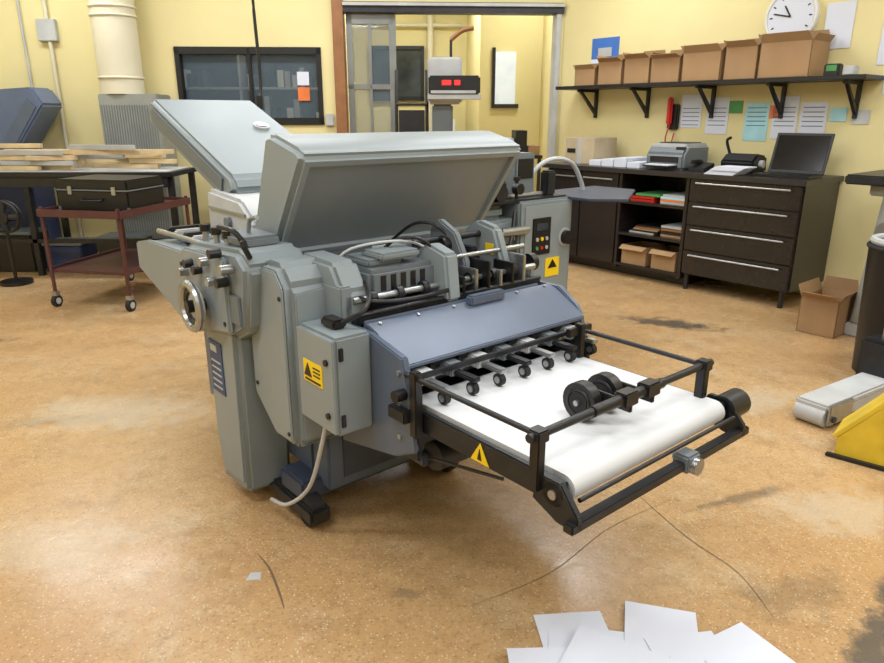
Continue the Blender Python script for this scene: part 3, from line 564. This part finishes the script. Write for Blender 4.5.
# ================= LEFT
g=G('service_cart',-12,(-2.32,4.9,0),True)
g.box('top_tray',(-.68,0),(0,.92),(.70,.72),maroon,.005);g.box('lower_tray',(-.66,-.02),(.02,.9),(.27,.29),maroon,.005)
for n,x,y in(('front',(-.68,0),(-.008,.006)),('back',(-.68,0),(.914,.928)),): g.box('lip_'+n,x,y,(.69,.745),maroon,.003)
for n,x in(('l',(-.688,-.674)),('r',(-.006,.008))): g.box('lip_'+n,x,(0,.92),(.69,.745),maroon,.003)
for n,x in(('l',(-.67,-.65)),('r',(-.03,-.01))): g.box('low_lip_'+n,x,(.02,.9),(.27,.31),maroon,.003)
for x in(-.66,-.02):
    for y in(.02,.9): g.cyl('post_%d_%d'%(x*-100,y*100),(x,y,.1),(x,y,.76),.014,maroon,12);g.castor(x,y,.045,.12)
g=G('flight_case',-12,(-2.56,5.32,.72),True)
g.box('body',(-.3,.3),(-.2,.25),(0,.15),black,.01);g.box('lid',(-.3,.3),(-.2,.25),(.155,.23),black,.012);g.box('trim',(-.303,.303),(-.203,.253),(.147,.157),greyd,.002)
g.tube('handle',[(-.08,-.2,.09),(-.07,-.235,.08),(.07,-.235,.08),(.08,-.2,.09)],.008,dsteel)
for x in(-.2,.17): g.box('latch_%d'%(x*100+50),(x,x+.035),(-.208,-.2),(.12,.18),steel,.003)
for x in(-.3,.285): g.box('corner_%d'%(x*100+50),(x-.004,x+.019),(-.205,-.19),(0,.03),steel,.003)
g=G('work_table',0,(-3.3,6.4,0),True)
g.box('top',(-1.75,.95),(-.35,.3),(.89,.93),dsteel,.005);g.box('top_sheet',(-1.7,.9),(-.33,.25),(.93,.938),lgrey,.002)
for x in(-1.65,-.4,.88):
    for y in(-.3,.22): g.box('leg_%d_%d'%(x*100+200,y*100+50),(x,x+.05),(y,y+.05),(0,.89),dsteel,.003)
g.box('rail',(-1.6,.9),(-.3,-.27),(.3,.34),dsteel,.003);g.box('apron',(-1.65,.9),(-.33,-.31),(.80,.89),dsteel,.003)
g=G('timber_strips',0,(-3.2,6.35,.938),True)
for i in range(26):
    x=random.uniform(-1.5,.45);y=random.uniform(-.25,.2);l=random.uniform(.4,.75);z=.045*(i//6)
    ob=g.box('strip_%d'%i,(-l/2,l/2),(-.025,.025),(0,.04),wood if i%3 else lgrey,.003);ob.location=(x+.2,y,z);ob.rotation_euler=(0,0,R(random.uniform(-14,14)))
g=G('storage_crate',0,(-4.1,6.4,0),True)
for n,x,h,mt in(('a',(-.3,.3),.35,black),('b',(.4,.75),.25,bluem),('c',(.9,1.3),.3,dsteel)):
    g.box('crate_'+n,x,(-.15,.15),(0,h),mt,.01);g.box('crate_lid_'+n,(x[0]-.01,x[1]+.01),(-.16,.16),(h,h+.03),greyd,.006)
g=G('floor_fan',0,(-3.72,5.8,0),True);g.cyl('base',(0,0,0),(0,0,.03),.13,black);g.cyl('stem',(0,0,.03),(0,0,.5),.015,black);g.torus('cage',(0,-.02,.58),(0,1,0),.13,.01,black);g.torus('cage_b',(0,.03,.58),(0,1,0),.13,.01,black);g.cyl('motor',(0,-.04,.58),(0,.08,.58),.05,dsteel)
for i in range(4):
    t=i*math.pi/2;g.cyl('blade_%d'%i,(.03*math.cos(t),-.01,.58+.03*math.sin(t)),(.11*math.cos(t),.01,.58+.11*math.sin(t)),.02,dsteel,8,.035)
g=G('blue_press_machine',0,(-4.38,6.95,0),True)
g.box('body',(-.5,.35),(-.15,.25),(0,1.05),bluem,.02);g.prism('hood',[(-.5,1.05),(.25,1.05),(.6,1.5),(.5,1.66),(-.1,1.62),(-.5,1.4)],'y',-.15,.22,bluec,.02)
g.prism('hood_shade',[(.1,1.1),(.25,1.1),(.53,1.48),(.45,1.56)],'y',-.16,-.15,slate,.004);g.box('panel',(-.45,-.1),(-.16,-.15),(1.1,1.35),bluem,.004);g.cyl('knob',(-.2,-.15,.9),(-.2,-.18,.9),.03,black)
g=G('blue_drum',0,(-1.98,7.05,0),True);g.cyl('drum',(0,0,0),(0,0,1.02),.27,bluem,32);g.torus('ring_a',(0,0,.35),(0,0,1),.27,.012,bluem);g.torus('ring_b',(0,0,.7),(0,0,1),.27,.012,bluem);g.torus('top_rim',(0,0,1.02),(0,0,1),.265,.015,bluec);g.cyl('bung',(.1,0,1.02),(.1,0,1.05),.04,black)
g=G('ventilation_duct',3,(CX,CY,0),True)
g.cyl('pipe',(-4.38,-.24,1.6),(-4.38,-.24,3.38),.2,beige,32)
for z in(1.75,2.3,2.38): g.torus('pipe_band_%d'%(z*100),(-4.38,-.24,z),(0,0,1),.203,.012,beige,40)
g.box('unit',(-4.56,-4.0),(-.42,-.02),(0,1.6),M('duct_unit_grey',(140,143,138),.5,.1),.01)
for i in range(22): g.box('grille_%d'%i,(-4.54+.024*i,-4.533+.024*i),(-.425,-.42),(.2,1.5),greyd,0)
g=G('hanging_cable',0,(-1.15,4.55,1.5),True);g.tube('cable',[(0,0,1.9),(.01,0,1.2),(0,.0,.6),(.01,0,.12),(.0,-.03,.0)],.01,black);g.cyl('plug',(0,-.03,-.06),(0,-.03,.02),.022,black)
g=G('platform_scale',0,(.08,6.35,0),True)
g.box('platform',(-.3,.3),(-.35,.2),(.02,.1),dsteel,.01);g.box('column',(-.17,.02),(.2,.3),(.02,1.5),greyd,.015);g.box('column_top',(-.21,.1),(.15,.32),(1.5,1.90),lgrey,.02);g.box('indicator',(-.2,.26),(.05,.2),(1.58,1.74),black,.015);g.box('indicator_frame',(-.21,.27),(.05,.2),(1.54,1.58),lgrey,.004)
g.box('readout',(-.08,.0),(.045,.05),(1.66,1.70),led,0);g.box('readout_b',(.03,.08),(.045,.05),(1.66,1.70),led,0);g.box('keys',(-.18,.22),(.045,.05),(1.59,1.615),lgrey,0);g.cyl('lamp_stem',(.0,.24,1.9),(.0,.24,2.05),.012,dsteel);g.tube('lamp_arm',[(0,.24,2.05),(.1,.22,2.12),(.2,.2,2.14)],.02,woodbr)
for x in(-.26,.24): g.box('foot_%d'%(x*100+50),(x-.02,x+.02),(-.3,-.26),(0,.02),rubber,0)
g=G('sack_truck',0,(-.28,6.6,0),True)
for x in(-.14,.14): g.tube('rail_%d'%(x*100+50),[(x,0,.15),(x,0,.9),(x,.02,1.5),(x,.1,1.8)],.016,black);g.wheel('wheel_%d'%(x*100+50),(x*1.3,.05,.1),(1,0,0),.1,.05)
for z in(.4,.8,1.2,1.5): g.cyl('rung_%d'%(z*10),(-.14,0,z),(.14,0,z),.012,black)
g.box('back_plate',(-.12,.12),(.0,.015),(.5,1.45),dsteel,.004)
g.box('toe',(-.2,.2),(-.25,.0),(.0,.02),dsteel,.004);g.cyl('axle',(-.2,.05,.1),(.2,.05,.1),.012,steel)
def scratch(pts,w=.004):
    P=[Vector((p[0],p[1],.0012)) for p in pts];Q=[]
    for i in range(len(P)-1):
        p0=P[max(i-1,0)];p1=P[i];p2=P[i+1];p3=P[min(i+2,len(P)-1)]
        for k_ in range(8):
            t=k_/8;Q.append(.5*((2*p1)+(-p0+p2)*t+(2*p0-5*p1+4*p2-p3)*t*t+(-p0+3*p1-3*p2+p3)*t**3))
    Q.append(P[-1]);bm=bmesh.new();pr=None
    for i,q in enumerate(Q):
        d=(Q[min(i+1,len(Q)-1)]-Q[max(i-1,0)]).normalized();n=Vector((-d.y,d.x,0))*w*(.3+math.sin(math.pi*i/(len(Q)-1)))
        a_=bm.verts.new(q+n);b_=bm.verts.new(q-n)
        if pr: bm.faces.new((pr[0],a_,b_,pr[1]))
        pr=(a_,b_)
    me=bpy.data.meshes.new('floor_scratch');bm.to_mesh(me);bm.free();me.materials.append(stain)
    ob=bpy.data.objects.new('floor_scratch',me);bpy.context.collection.objects.link(ob)
scratch([(-.62,1.95),(-.56,1.87),(-.5,1.75),(-.47,1.68)],.003)
scratch([(.75,2.35),(.85,2.05),(.95,1.85),(.97,1.65)],.0015)
scratch([(.1,1.7),(.35,1.85),(.6,2.1),(.9,2.3)],.001)
g=G('tape_scrap',0,(-.6,1.83,0),True);g.quad('scrap',[(-.02,-.02,.001),(.025,-.015,.001),(.02,.02,.001),(-.015,.018,.001)],lgrey,.001)

w=bpy.data.worlds.new('World');bpy.context.scene.world=w;w.use_nodes=True
w.node_tree.nodes['Background'].inputs[0].default_value=(.9,.95,1,1);w.node_tree.nodes['Background'].inputs[1].default_value=.3
try: bpy.context.scene.view_settings.view_transform='Standard'
except Exception: pass
cd=bpy.data.cameras.new('camera');cam=bpy.data.objects.new('camera',cd);bpy.context.collection.objects.link(cam)
cam.location=(0,0,1.4);cam.rotation_euler=(R(90-17.6),0,0);cd.sensor_width=36;cd.lens=680/884*36;cd.clip_start=.05
bpy.context.scene.camera=cam
